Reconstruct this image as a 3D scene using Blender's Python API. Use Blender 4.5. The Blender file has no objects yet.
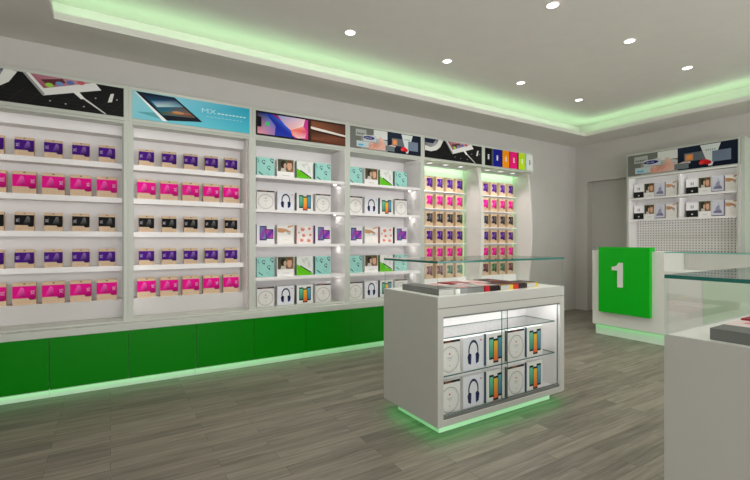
import bpy, bmesh, math, random
from math import sin, cos, pi, radians
random.seed(7)
sc = bpy.context.scene
C = sc.collection

# ------------------------------------------------------------ colour and materials
def lin(c):
    c = c/255.0
    return c/12.92 if c <= .04045 else ((c+.055)/1.055)**2.4
def S(r, g, b): return (lin(r), lin(g), lin(b), 1.0)

def new_mat(name):
    m = bpy.data.materials.new(name); m.use_nodes = True
    nt = m.node_tree; nt.nodes.clear()
    out = nt.nodes.new('ShaderNodeOutputMaterial')
    return m, nt, out
def N(nt, typ, **kw):
    n = nt.nodes.new(typ)
    for k, v in kw.items(): setattr(n, k, v)
    return n
def pbr(name, col, rough=.5, metal=0, var=.03, scale=6, spec=.5, bump=0):
    m, nt, out = new_mat(name)
    b = N(nt, 'ShaderNodeBsdfPrincipled')
    b.inputs['Roughness'].default_value = rough; b.inputs['Metallic'].default_value = metal
    b.inputs['Specular IOR Level'].default_value = spec
    tc = N(nt, 'ShaderNodeTexCoord'); no = N(nt, 'ShaderNodeTexNoise')
    no.inputs['Scale'].default_value = scale; no.inputs['Detail'].default_value = 3
    nt.links.new(tc.outputs['Object'], no.inputs['Vector'])
    mx = N(nt, 'ShaderNodeMix', data_type='RGBA')
    c = S(*col)
    mx.inputs['A'].default_value = (c[0]*(1-var), c[1]*(1-var), c[2]*(1-var), 1)
    mx.inputs['B'].default_value = (min(1, c[0]*(1+var)), min(1, c[1]*(1+var)), min(1, c[2]*(1+var)), 1)
    nt.links.new(no.outputs['Fac'], mx.inputs['Factor'])
    nt.links.new(mx.outputs['Result'], b.inputs['Base Color'])
    if bump:
        bp = N(nt, 'ShaderNodeBump'); bp.inputs['Strength'].default_value = bump
        n2 = N(nt, 'ShaderNodeTexNoise'); n2.inputs['Scale'].default_value = 180
        nt.links.new(tc.outputs['Object'], n2.inputs['Vector'])
        nt.links.new(n2.outputs['Fac'], bp.inputs['Height']); nt.links.new(bp.outputs['Normal'], b.inputs['Normal'])
    nt.links.new(b.outputs['BSDF'], out.inputs['Surface'])
    return m
def emit(name, col, st):
    m, nt, out = new_mat(name)
    e = N(nt, 'ShaderNodeEmission'); e.inputs['Color'].default_value = col; e.inputs['Strength'].default_value = st
    nt.links.new(e.outputs['Emission'], out.inputs['Surface'])
    return m
def clear(name, tint, ior=1.5):
    m, nt, out = new_mat(name)
    t = N(nt, 'ShaderNodeBsdfTransparent'); t.inputs['Color'].default_value = tint
    g = N(nt, 'ShaderNodeBsdfGlossy'); g.inputs['Roughness'].default_value = .01
    f = N(nt, 'ShaderNodeFresnel'); ge = N(nt, 'ShaderNodeNewGeometry')
    ma = N(nt, 'ShaderNodeMath', operation='MULTIPLY_ADD'); ma.inputs[1].default_value = 1/ior-ior; ma.inputs[2].default_value = ior
    nt.links.new(ge.outputs['Backfacing'], ma.inputs[0]); nt.links.new(ma.outputs[0], f.inputs['IOR'])
    x = N(nt, 'ShaderNodeMixShader')
    nt.links.new(f.outputs['Fac'], x.inputs['Fac']); nt.links.new(t.outputs['BSDF'], x.inputs[1])
    nt.links.new(g.outputs['BSDF'], x.inputs[2]); nt.links.new(x.outputs['Shader'], out.inputs['Surface'])
    return m

M = {}
M['wall'] = pbr('wall_paint', (206, 203, 198), .75, bump=.02)
M['ceil'] = pbr('ceiling_paint', (226, 223, 216), .8)
M['white'] = pbr('white_lacquer', (226, 224, 219), .32)
M['body'] = pbr('light_grey_laminate', (188, 187, 181), .4)
M['led_tall'] = emit('led_tall', (1, .985, .985, 1), 3.4)
M['frame'] = pbr('pale_grey_lacquer', (192, 196, 186), .4)
M['inner'] = pbr('white_interior', (236, 233, 232), .5)
M['grey'] = pbr('grey_card', (118, 120, 116), .45)
M['fascia_shade'] = pbr('fascia_painted_shade', (200, 197, 194), .45)  # darker than the interior white: shade on the bottom fascia painted in
M['greypanel'] = pbr('grey_panel', (196, 193, 187), .5)
M['edgelight'] = pbr('glass_edge_light', (96, 184, 170), .2)
M['rail'] = pbr('grey_rail', (120, 122, 118), .4, metal=.3)
M['green'] = pbr('green_lacquer', (0, 124, 2), .3, spec=.15)
M['signgreen'] = pbr('green_sign_panel', (2, 178, 24), .4, spec=.3)
M['kraft'] = pbr('kraft_card', (212, 183, 150), .6, var=.06, scale=40)
M['plinth'] = pbr('plinth_white', (225, 235, 225), .4)
M['palegreen'] = pbr('pale_green_panel', (190, 212, 184), .35)
M['steel'] = pbr('brushed_steel', (190, 190, 186), .3, metal=.7)
M['edge'] = pbr('glass_edge', (0, 102, 90), .15, spec=.8)
M['edgepale'] = clear('glass_edge_pale', (.80, .93, .90, 1), 1.45)
M['glass'] = clear('clear_glass', (.988, .996, .992, 1), 1.28)
M['topglass'] = clear('clear_top_glass', (.965, .985, .975, 1), 1.45)
M['led_white'] = emit('led_white', (1, .985, .975, 1), 3.0)
M['led_low'] = emit('led_low', (1, .975, .95, 1), 1.2)
M['led_case_fill'] = emit('led_case_fill', (1, .98, .98, 1), 18)
M['led_green'] = emit('led_green', (.28, 1, .38, 1), 1.0)
M['led_mint'] = emit('led_mint', (.45, 1, .42, 1), 5)
M['led_base'] = emit('led_base', (.10, 1, .20, 1), 1.6)
M['puck'] = emit('puck_light', (1, .97, .94, 1), 26)
M['puck_dim'] = emit('puck_dim', (1, .98, .95, 1), .9)
M['led_counter'] = emit('led_counter', (.16, 1, .27, 1), 2.5)
M['led_strip'] = emit('led_green_line', (.30, 1, .24, 1), .55)
M['led_cove'] = emit('led_cove_green', (.56, 1, .56, 1), 2.5)
M['lamp'] = emit('lamp_diffuser', (1, .98, .95, 1), 2)

# printed artwork: colour comes from the printed sheet itself
m, nt, out = new_mat('printed_sheet')
b = N(nt, 'ShaderNodeBsdfPrincipled'); b.inputs['Roughness'].default_value = .5
b.inputs['Specular IOR Level'].default_value = .12
a = N(nt, 'ShaderNodeAttribute'); a.attribute_name = 'Col'
nt.links.new(a.outputs['Color'], b.inputs['Base Color']); nt.links.new(b.outputs['BSDF'], out.inputs['Surface'])
M['print'] = m

# pegboard: grid of dark holes
def peg_material():
    m, nt, out = new_mat('pegboard')
    b = N(nt, 'ShaderNodeBsdfPrincipled'); b.inputs['Roughness'].default_value = .5
    tc = N(nt, 'ShaderNodeTexCoord')
    sc_ = N(nt, 'ShaderNodeVectorMath', operation='SCALE'); sc_.inputs['Scale'].default_value = 1/.039
    fr = N(nt, 'ShaderNodeVectorMath', operation='FRACTION')
    sb = N(nt, 'ShaderNodeVectorMath', operation='SUBTRACT'); sb.inputs[1].default_value = (.5, .5, .5)
    ml = N(nt, 'ShaderNodeVectorMath', operation='MULTIPLY'); ml.inputs[1].default_value = (0, 1, 1)
    ln = N(nt, 'ShaderNodeVectorMath', operation='LENGTH')
    lt = N(nt, 'ShaderNodeMath', operation='LESS_THAN'); lt.inputs[1].default_value = .21
    mx = N(nt, 'ShaderNodeMix', data_type='RGBA')
    mx.inputs['A'].default_value = S(232, 229, 226); mx.inputs['B'].default_value = S(120, 117, 114)
    L = nt.links.new
    L(tc.outputs['Object'], sc_.inputs[0]); L(sc_.outputs[0], fr.inputs[0]); L(fr.outputs[0], sb.inputs[0])
    L(sb.outputs[0], ml.inputs[0]); L(ml.outputs[0], ln.inputs[0]); L(ln.outputs['Value'], lt.inputs[0])
    L(lt.outputs[0], mx.inputs['Factor']); L(mx.outputs['Result'], b.inputs['Base Color']); L(b.outputs['BSDF'], out.inputs['Surface'])
    return m
M['peg'] = peg_material()

def floor_material():
    m, nt, out = new_mat('wood_plank_floor')
    L = nt.links.new
    b = N(nt, 'ShaderNodeBsdfPrincipled')
    tc = N(nt, 'ShaderNodeTexCoord')
    br = N(nt, 'ShaderNodeTexBrick'); br.offset = .37; br.offset_frequency = 2
    br.inputs['Scale'].default_value = 1; br.inputs['Brick Width'].default_value = .86; br.inputs['Row Height'].default_value = .098
    br.inputs['Mortar Size'].default_value = .0014; br.inputs['Mortar Smooth'].default_value = .2; br.inputs['Bias'].default_value = 0
    br.inputs['Color1'].default_value = (0, 0, 0, 1); br.inputs['Color2'].default_value = (1, 1, 1, 1); br.inputs['Mortar'].default_value = (.0, .0, .0, 1)
    L(tc.outputs['Object'], br.inputs['Vector'])
    # stretched grain, shifted per plank
    sh = N(nt, 'ShaderNodeVectorMath', operation='MULTIPLY_ADD')
    sh.inputs[1].default_value = (1, 1, 1)
    comb = N(nt, 'ShaderNodeVectorMath', operation='SCALE'); comb.inputs['Scale'].default_value = 13.7
    L(br.outputs['Color'], comb.inputs[0]); L(tc.outputs['Object'], sh.inputs[0]); L(comb.outputs[0], sh.inputs[2])
    mp = N(nt, 'ShaderNodeMapping'); mp.inputs['Scale'].default_value = (1.7, 24, 1)
    L(sh.outputs[0], mp.inputs['Vector'])
    n1 = N(nt, 'ShaderNodeTexNoise'); n1.inputs['Scale'].default_value = 1.6; n1.inputs['Detail'].default_value = 6; n1.inputs['Roughness'].default_value = .6; n1.inputs['Distortion'].default_value = .5
    L(mp.outputs[0], n1.inputs['Vector'])
    add = N(nt, 'ShaderNodeMath', operation='MULTIPLY_ADD'); add.inputs[1].default_value = .26
    L(br.outputs['Color'], add.inputs[0]); L(n1.outputs['Fac'], add.inputs[2])
    cr = N(nt, 'ShaderNodeValToRGB')
    e = cr.color_ramp.elements
    e[0].position = .28; e[0].color = S(78, 72, 64)
    e[1].position = .92; e[1].color = S(140, 133, 120)
    x = cr.color_ramp.elements.new(.56); x.color = S(110, 104, 93)
    L(add.outputs[0], cr.inputs['Fac'])
    mx = N(nt, 'ShaderNodeMix', data_type='RGBA'); mx.inputs['B'].default_value = S(72, 66, 56)
    L(br.outputs['Fac'], mx.inputs['Factor']); L(cr.outputs['Color'], mx.inputs['A'])
    L(mx.outputs['Result'], b.inputs['Base Color'])
    b.inputs['Roughness'].default_value = .48; b.inputs['Specular IOR Level'].default_value = .35
    bp = N(nt, 'ShaderNodeBump'); bp.inputs['Strength'].default_value = .08
    L(n1.outputs['Fac'], bp.inputs['Height']); L(bp.outputs['Normal'], b.inputs['Normal'])
    L(b.outputs['BSDF'], out.inputs['Surface'])
    return m
M['floor'] = floor_material()

# ------------------------------------------------------------ mesh builder
WHITE = (1, 1, 1, 1)
class MB:
    def __init__(s): s.v = []; s.f = []; s.m = []; s.c = []; s.mats = []
    def mi(s, k):
        if k not in s.mats: s.mats.append(k)
        return s.mats.index(k)
    def poly(s, pts, mat, cols=None):
        n = len(s.v); s.v += [tuple(p) for p in pts]; s.f.append(tuple(range(n, n+len(pts)))); s.m.append(s.mi(mat))
        if cols is None: cols = [WHITE]*len(pts)
        elif isinstance(cols[0], (int, float)): cols = [cols]*len(pts)
        s.c.append(list(cols))
    def box(s, x0, x1, y0, y1, z0, z1, mat, edge=None, col=None, skip=''):
        """edge: dict side -> material; sides are -x +x -y +y -z +z"""
        edge = edge or {}
        P = lambda a, b_, c: (a, b_, c)
        q = {'-z': [P(x0,y0,z0),P(x0,y1,z0),P(x1,y1,z0),P(x1,y0,z0)], '+z': [P(x0,y0,z1),P(x1,y0,z1),P(x1,y1,z1),P(x0,y1,z1)],
             '-y': [P(x0,y0,z0),P(x1,y0,z0),P(x1,y0,z1),P(x0,y0,z1)], '+y': [P(x1,y1,z0),P(x0,y1,z0),P(x0,y1,z1),P(x1,y1,z1)],
             '-x': [P(x0,y1,z0),P(x0,y0,z0),P(x0,y0,z1),P(x0,y1,z1)], '+x': [P(x1,y0,z0),P(x1,y1,z0),P(x1,y1,z1),P(x1,y0,z1)]}
        idx = {}
        vs = {}
        def vid(p):
            if p not in vs: vs[p] = len(s.v); s.v.append(p)
            return vs[p]
        for k, pts in q.items():
            s.f.append(tuple(vid(p) for p in pts)); s.m.append(s.mi(edge.get(k, mat))); s.c.append([col or WHITE]*4)
        return s
    def disc(s, cx, cy, z, r, mat, n=24, down=True):
        pts = [(cx+r*cos(2*pi*i/n), cy+r*sin(2*pi*i/n), z) for i in range(n)]
        if down: pts.reverse()
        s.poly(pts, mat)
    def tube(s, cx, cy, z0, z1, r0, r1, mat, n=24):
        a = [(cx+r0*cos(2*pi*i/n), cy+r0*sin(2*pi*i/n), z0) for i in range(n)]
        b_ = [(cx+r1*cos(2*pi*i/n), cy+r1*sin(2*pi*i/n), z1) for i in range(n)]
        for i in range(n):
            j = (i+1) % n
            s.poly([a[i], a[j], b_[j], b_[i]], mat)
    def mesh(s, name, off=(0, 0, 0)):
        me = bpy.data.meshes.new(name)
        me.from_pydata([(v[0]-off[0], v[1]-off[1], v[2]-off[2]) for v in s.v], [], s.f)
        for k in s.mats: me.materials.append(M[k])
        ca = me.color_attributes.new('Col', 'FLOAT_COLOR', 'CORNER')
        i = 0
        for p, mi, cc in zip(me.polygons, s.m, s.c):
            p.material_index = mi
            for q in cc: ca.data[i].color = q; i += 1
        me.update()
        return me

def wloc(o):
    x, y, z = 0, 0, 0
    while o: x += o.location[0]; y += o.location[1]; z += o.location[2]; o = o.parent
    return (x, y, z)
def bevel(o, w=.003):
    md = o.modifiers.new('bevel', 'BEVEL'); md.width = w; md.segments = 2; md.limit_method = 'ANGLE'
def part(name, mb, parent, bv=0, label=None, local=False):
    off = (0, 0, 0) if local else wloc(parent)
    o = bpy.data.objects.new(name, mb.mesh(name, off)); C.objects.link(o); o.parent = parent
    if bv: bevel(o, bv)
    if label: o['label'] = label
    return o
def tag(o, label, cat, group=None):
    o['label'] = label; o['category'] = cat
    if group: o['group'] = group
def thing(name, label, cat, loc, group=None):
    o = bpy.data.objects.new(name, None); C.objects.link(o); o.location = loc; o.empty_display_size = .1
    tag(o, label, cat, group); return o
def struct(name, mb, loc=(0, 0, 0)):
    o = bpy.data.objects.new(name, mb.mesh(name)); C.objects.link(o); o['kind'] = 'structure'; return o
def copy_tree(o, parent=None):
    c = o.copy(); C.objects.link(c)
    if parent: c.parent = parent
    for ch in list(o.children): copy_tree(ch, c)
    return c

# text outlines as triangles in a unit frame (height 1 for capitals)
_tc = {}
def glyphs(txt):
    if txt in _tc: return _tc[txt]
    cu = bpy.data.curves.new('t', 'FONT'); cu.body = txt; cu.size = 1; cu.resolution_u = 2
    ob = bpy.data.objects.new('t', cu); C.objects.link(ob); bpy.context.view_layer.update()
    dg = bpy.context.evaluated_depsgraph_get(); me = ob.evaluated_get(dg).to_mesh()
    P = [[(me.vertices[i].co.x, me.vertices[i].co.y) for i in p.vertices] for p in me.polygons]
    xs = [x for p in P for x, y in p]; ys = [y for p in P for x, y in p]
    x0, x1, y0, y1 = min(xs), max(xs), min(ys), max(ys)
    P = [[((x-x0)/(y1-y0), (y-y0)/(y1-y0)) for x, y in p] for p in P]
    W = (x1-x0)/(y1-y0)
    bpy.data.objects.remove(ob); bpy.data.curves.remove(cu)
    _tc[txt] = (P, W); return _tc[txt]

class Art:
    """flat printed artwork: polygons in 0..1 across and up, each printed just over the previous"""
    def __init__(s, mb, fn, w, h, eps=.00025, base=.0006):
        s.mb, s.fn, s.w, s.h, s.k, s.eps, s.base = mb, fn, w, h, 0, eps, base
    def p(s, pts, col):
        pts = [(min(1, max(0, u)), min(1, max(0, v))) for u, v in pts]
        off = s.base+s.k*s.eps; s.k += 1
        if isinstance(col[0], (int, float)): cols = [S(*col)]*len(pts)
        else: cols = [S(*c) for c in col]
        ar = sum(pts[i][0]*pts[(i+1) % len(pts)][1]-pts[(i+1) % len(pts)][0]*pts[i][1] for i in range(len(pts)))
        if ar < 0: pts = pts[::-1]; cols = cols[::-1]
        s.mb.poly([s.fn(u*s.w, v*s.h, off) for u, v in pts], 'print', cols)
    def r(s, u0, v0, u1, v1, col): s.p([(u0, v0), (u1, v0), (u1, v1), (u0, v1)], col)
    def e(s, cu, cv, ru, rv, col, n=18, a0=0, a1=2*pi):
        s.p([(cu+ru*cos(a0+(a1-a0)*i/n), cv+rv*sin(a0+(a1-a0)*i/n)) for i in range(n if a1-a0 > 6.2 else n+1)], col)
    def arc(s, cu, cv, ru, rv, t, col, a0=0, a1=2*pi, n=24):
        # ring or arc band of relative thickness t
        s.k += 1; off = s.base+s.k*s.eps; c = S(*col)
        for i in range(n):
            a, b_ = a0+(a1-a0)*i/n, a0+(a1-a0)*(i+1)/n
            q = [(cu+ru*cos(a), cv+rv*sin(a)), (cu+ru*cos(b_), cv+rv*sin(b_)), (cu+ru*(1-t)*cos(b_), cv+rv*(1-t)*sin(b_)), (cu+ru*(1-t)*cos(a), cv+rv*(1-t)*sin(a))]
            s.mb.poly([s.fn(u*s.w, v*s.h, off) for u, v in q[::-1]], 'print', c)
    def line(s, pts, t, col):
        for (a, b_), (c, d) in zip(pts[:-1], pts[1:]):
            dx, dy = (c-a)*s.w, (d-b_)*s.h; l = math.hypot(dx, dy) or 1
            nx, ny = -dy/l*t/2/s.w, dx/l*t/2/s.h
            s.p([(a+nx, b_+ny), (a-nx, b_-ny), (c-nx, d-ny), (c+nx, d+ny)], col)
    def text(s, txt, u, v, hv, col, rot=0, sx=1):
        P, W = glyphs(txt); s.k += 1; off = s.base+s.k*s.eps; c = S(*col); H = hv*s.h
        for p in P:
            q = []
            for x, y in p:
                x *= sx
                a, b_ = (x*H, y*H) if not rot else (-y*H, x*H)
                q.append((u*s.w+a, v*s.h+b_))
            s.mb.poly([s.fn(a, b_, off) for a, b_ in q], 'print', c)
def face_y(x0, y0, z0): return lambda u, v, o: (x0+u, y0-o, z0+v)       # sheet facing -Y
def face_x(x0, y0, z0): return lambda u, v, o: (x0-o, y0-u, z0+v)       # sheet facing -X

# ------------------------------------------------------------ artwork
def art_phone_desk(A):
    A.r(0, 0, 1, 1, (22, 22, 22))
    for i in range(9): A.line([(.02+.11*i, .0), (.12+.11*i, .5)], .004, (40, 40, 40))
    for j in range(3): A.line([(0, .12+.14*j), (1, .06+.12*j)], .003, (38, 38, 38))
    A.p([(0, .36), (.10, .34), (.19, .44), (.25, .62), (.30, .98), (.26, 1), (0, 1)], (222, 222, 216))
    A.p([(0, .62), (.09, .55), (.15, .62), (.20, .78), (.22, 1), (0, 1)], [(120, 125, 130), (150, 150, 150), (190, 190, 190), (170, 170, 175), (60, 65, 90), (90, 95, 110)])
    A.p([(0, .78), (.13, .76), (.18, 1), (.0, 1)], (30, 34, 60))
    A.p([(.33, 1), (.46, .35), (.84, .80), (.80, 1)], (225, 224, 222))
    A.p([(.375, 1), (.46, .58), (.78, 1)], [(170, 110, 125), (150, 80, 90), (190, 150, 160)])
    A.p([(.44, .85), (.49, .68), (.60, .86), (.58, .98)], (90, 45, 48))
    for u, v, c in ((.495, .71, (150, 200, 70)), (.56, .80, (110, 140, 190)), (.63, .89, (90, 110, 170)), (.70, .94, (190, 90, 100))): A.e(u, v, .026, .07, c)
    A.p([(.33, 1), (.35, 1), (.468, .40), (.455, .34)], (150, 152, 150))
    A.line([(.66, .60), (.75, .35), (.87, 0)], .014, (205, 205, 200))
    A.p([(.64, .62), (.69, .62), (.73, .42), (.70, .40)], (232, 232, 228))
    A.p([(.885, .42), (.915, .45), (.93, .75), (.905, .72)], (215, 215, 210))
    for u, v in ((.5, .2), (.6, .17), (.72, .16), (.8, .5), (.95, .55)): A.e(u, v, .006, .02, (180, 180, 180))
def art_blue_tablet(A):
    A.p([(0, 0), (1, 0), (1, 1), (0, 1)], [(128, 200, 214), (74, 186, 206), (40, 164, 196), (150, 208, 218)])
    A.p([(.03, .25), (.22, .1), (.30, .06), (.20, .32)], (92, 160, 172))
    A.p([(.015, .96), (.235, .04), (.275, .05), (.06, .98)], (235, 235, 238))
    A.p([(.02, .98), (.33, .97), (.565, .20), (.265, .08)], (14, 20, 30))
    A.p([(.07, .92), (.325, .92), (.505, .32), (.235, .26)], [(10, 24, 60), (24, 40, 66), (120, 96, 80), (40, 110, 130)])
    A.p([(.14, .72), (.34, .86), (.40, .66), (.19, .52)], [(40, 100, 150), (30, 60, 100), (90, 150, 170), (190, 215, 215)])
    A.p([(.215, .38), (.45, .45), (.49, .34), (.235, .28)], [(60, 90, 60), (170, 100, 60), (60, 50, 50), (40, 90, 90)])
    A.e(.36, .42, .05, .05, (186, 130, 80))
    A.text('MX', .56, .57, .17, (176, 220, 228), sx=1.5)
    for i in range(8): A.r(.70+.034*i, .59, .724+.034*i, .635, (196, 228, 232))
    for i in range(10): A.r(.60+.034*i, .43, .622+.034*i, .45, (170, 214, 222))
def art_gradient_phone(A):
    A.r(0, 0, 1, 1, (60, 36, 24))
    A.r(0, 0, .57, 1, (24, 16, 26))
    A.p([(.015, .07), (.555, .07), (.555, .93), (.015, .93)], [(200, 130, 150), (214, 60, 120), (196, 40, 150), (14, 20, 60)])
    A.p([(.015, .07), (.04, .07), (.25, .07), (.30, .40), (.16, .70), (.10, .93), (.015, .93)], [(230, 150, 160), (225, 150, 160), (120, 120, 200), (50, 90, 200), (90, 120, 200), (20, 40, 130), (14, 20, 50)])
    A.p([(.19, .07), (.40, .07), (.42, .30), (.34, .52), (.16, .93), (.10, .93), (.20, .45)], [(40, 60, 170), (30, 50, 170), (30, 60, 190), (50, 100, 220), (30, 60, 180), (30, 50, 160), (20, 40, 160)])
    A.p([(.22, .93), (.52, .93), (.50, .62), (.36, .38), (.30, .55)], [(150, 160, 215), (235, 205, 215), (245, 225, 225), (240, 180, 180), (170, 180, 225)])
    A.p([(.36, .38), (.50, .62), (.54, .40), (.52, .12), (.44, .07), (.38, .15)], [(245, 130, 100), (250, 150, 130), (225, 60, 110), (240, 170, 200), (240, 200, 200), (250, 110, 60)])
    A.p([(.015, .35), (.055, .35), (.055, .75), (.015, .78)], (14, 12, 18))
    A.e(.115, .50, .022, .09, (70, 200, 110))
    A.p([(.59, 0), (1, 0), (1, 1), (.59, 1)], [(90, 48, 28), (100, 52, 32), (52, 34, 26), (60, 38, 26)])
    A.p([(.59, .62), (1, .55), (1, .92), (.59, .92)], [(140, 84, 56), (96, 58, 40), (80, 48, 36), (120, 72, 50)])
    A.p([(.59, .12), (1, .05), (1, .40), (.59, .42)], [(120, 70, 48), (90, 54, 40), (110, 64, 46), (70, 42, 30)])
    A.p([(.585, .58), (.62, .55), (1, .42), (1, .50), (.62, .66), (.585, .68)], (225, 218, 210))
    A.p([(.60, .49), (1, .33), (1, .38), (.60, .54)], (40, 24, 18))
def art_hand(A):
    A.r(0, 0, 1, 1, (112, 114, 108))
    A.p([(.14, 0), (.55, 0), (.50, .5), (.30, .72), (.14, .55)], [(150, 152, 146), (160, 160, 158), (200, 200, 198), (190, 192, 188), (140, 142, 138)])
    A.p([(.50, 0), (1, 0), (1, 1), (.50, 1)], [(20, 28, 44), (18, 24, 42), (22, 30, 50), (30, 40, 58)])
    A.r(.31, .58, .50, .98, (218, 220, 216))
    A.p([(.07, .58), (.21, .58), (.21, .90), (.07, .90)], (172, 176, 170))
    for i in range(5): A.r(.085+.023*i, .66, .10+.023*i, .73, (80, 84, 84))
    A.p([(.08, .08), (.26, .08), (.26, .36), (.08, .36)], (188, 204, 208))
    A.r(.10, .14, .17, .22, (80, 172, 214))
    A.p([(.17, .38), (.34, .38), (.34, .68), (.17, .68)], (198, 200, 200))
    # hand reaching in from the right
    A.p([(.24, .02), (.29, .03), (.50, .05), (.62, .30), (.60, .42), (.50, .30), (.46, .35), (.42, .66), (.385, .68), (.385, .42), (.34, .30), (.28, .36), (.24, .30)],
        [(214, 150, 130), (220, 160, 140), (226, 190, 176), (216, 196, 190), (220, 200, 196), (224, 180, 166), (226, 176, 160), (230, 196, 182), (226, 190, 176), (220, 160, 146), (206, 140, 120), (226, 176, 160), (210, 150, 130)])
    for a, b_ in ((.27, .18), (.30, .14), (.34, .12)): A.line([(a, b_), (a+.04, b_+.12)], .006, (180, 112, 96))
    A.e(.245, .55, .075, .085, (24, 36, 120)); A.text('SAMSUNG', .195, .52, .055, (225, 228, 235))
    A.p([(.47, .05), (.60, .05), (.60, .30), (.47, .30)], (110, 120, 124))
    A.p([(.56, .35), (.78, .35), (.78, .72), (.56, .72)], (96, 104, 112))
    A.r(.57, .38, .64, .66, (200, 140, 100)); A.e(.605, .52, .022, .10, (238, 150, 70))
    A.p([(.70, .97), (.87, .97), (.80, .05), (.77, .05)], (212, 218, 216))
    for i in range(5): A.r(.745+.018*i, .70, .755+.018*i, .76, (120, 150, 140))
    A.p([(.80, .20), (.95, .20), (.95, .66), (.80, .66)], (112, 126, 146))
    A.e(.735, .25, .04, .10, (214, 36, 40)); A.e(.765, .20, .03, .09, (196, 26, 36)); A.e(.71, .20, .02, .07, (222, 60, 60))
def art_colours(A):
    A.r(0, 0, 1, 1, (226, 226, 224))
    seg = [(.0, .125, (10, 12, 14), (60, 62, 62)), (.155, .32, (22, 26, 140), (60, 20, 30)), (.35, .485, (248, 148, 14), (130, 60, 20)),
           (.505, .66, (236, 20, 120), (120, 20, 40)), (.69, .83, (186, 220, 30), (150, 190, 170)), (.86, 1.0, (214, 216, 214), (190, 190, 190))]
    for a, b_, c, d in seg:
        A.r(a, 0, b_, 1, c); A.r(b_, 0, min(1, b_+.028), 1, d)
        t = (80, 80, 80) if c[0] > 200 and c[2] > 200 else (238, 238, 238)
        mu = (a+b_)/2
        for i in range(4): A.r(mu-.012, .36+.075*i, mu+.018, .415+.075*i, t)

# fronts of the product boxes
def f_teal(A):
    A.p([(0, 0), (1, 0), (1, 1), (0, 1)], [(150, 206, 196), (140, 200, 190), (160, 212, 202), (150, 208, 198)])
    for u, v in ((.38, .78), (.68, .50), (.86, .88)):
        A.arc(u, v, .10, .09, .35, (50, 74, 84), 0, 5, 14); A.e(u+.03, v-.10, .045, .05, (46, 68, 80))
    A.line([(.10, .24), (.34, .08)], .010, (50, 74, 84)); A.line([(.05, .92), (.12, .70)], .008, (90, 140, 140))
    A.line([(.55, .22), (.70, .12)], .004, (100, 150, 146))
def f_photo(A):
    A.r(0, 0, 1, 1, (236, 234, 232))
    A.p([(.03, .36), (.97, .36), (.97, 1), (.03, 1)], [(84, 74, 58), (150, 110, 84), (92, 104, 70), (60, 60, 40)])
    A.e(.36, .74, .17, .2, (44, 38, 32)); A.e(.46, .66, .09, .15, (196, 160, 138)); A.e(.72, .68, .14, .24, (212, 166, 136))
    A.p([(.60, .96), (.86, .98), (.93, .64), (.82, .84), (.64, .82)], (110, 66, 40)); A.p([(.18, .36), (.54, .36), (.46, .52), (.24, .54)], (200, 194, 186))
    A.r(.3, .14, .7, .17, (190, 188, 186))
def f_green(A):
    A.r(0, 0, 1, 1, (226, 228, 224))
    A.p([(0, 0), (1, 0), (1, .05), (0, .60)], (96, 190, 26)); A.p([(.22, .47), (.92, .10), (.92, .16), (.20, .55)], (24, 40, 24))
    for u, v in ((.42, .78), (.60, .86), (.74, .66), (.78, .50)): A.arc(u, v, .07, .08, .25, (150, 156, 150), 0, 2*pi, 12)
    A.line([(.30, .92), (.52, .60)], .004, (180, 184, 180))
def f_dial(A):
    A.r(0, 0, 1, 1, (226, 224, 220)); A.r(.02, .93, .30, 1, (26, 24, 24)); A.r(.30, .93, .55, 1, (120, 70, 50)); A.r(.55, .93, 1, 1, (30, 28, 28))
    A.arc(.5, .44, .44, .38, .05, (140, 138, 134)); A.arc(.5, .44, .38, .33, .02, (180, 178, 174))
    A.e(.5, .60, .035, .03, (200, 40, 40)); A.r(.40, .46, .60, .475, (150, 148, 146)); A.r(.43, .41, .57, .42, (170, 168, 166)); A.e(.5, .26, .022, .02, (150, 150, 150))
    A.r(.34, .50, .66, .51, (180, 178, 174))
def f_head(A):
    A.r(0, 0, 1, 1, (224, 224, 230)); A.arc(.5, .56, .26, .34, .24, (22, 30, 58), -.15, pi+.15, 22); A.arc(.5, .56, .25, .33, .08, (50, 70, 120), .3, pi-.3, 16)
    for s_ in (-1, 1):
        A.p([(.5+s_*.14, .16), (.5+s_*.26, .20), (.5+s_*.30, .40), (.5+s_*.24, .52), (.5+s_*.12, .48)], (18, 28, 66))
        A.p([(.5+s_*.12, .16), (.5+s_*.17, .16), (.5+s_*.14, .48), (.5+s_*.10, .46)], (34, 60, 120))
    A.r(.84, .84, .92, .88, (180, 60, 60))
def f_phones(A):
    A.r(0, 0, 1, 1, (228, 228, 224))
    for u0, u1, v0, v1, c1, c2 in ((.14, .40, .18, .88, (40, 130, 110), (110, 200, 160)), (.60, .88, .16, .90, (40, 120, 150), (90, 170, 190)), (.37, .66, .06, .82, (236, 96, 50), (232, 190, 50))):
        A.r(u0, v0, u1, v1, (22, 26, 30)); A.p([(u0+.03, v0+.06), (u1-.03, v0+.06), (u1-.03, v1-.07), (u0+.03, v1-.07)], [c1, c1, c2, c2])
def f_purple(A):
    A.r(0, 0, 1, 1, (230, 228, 232))
    for u0, u1, v0, v1, c1, c2 in ((.16, .56, .18, .92, (150, 60, 170), (60, 150, 170)), (.50, .94, .26, .76, (90, 50, 170), (220, 90, 180))):
        A.r(u0, v0, u1, v1, (24, 24, 44)); A.p([(u0+.03, v0+.05), (u1-.03, v0+.05), (u1-.03, v1-.05), (u0+.03, v1-.05)], [c1, c2, c1, c2])
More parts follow.
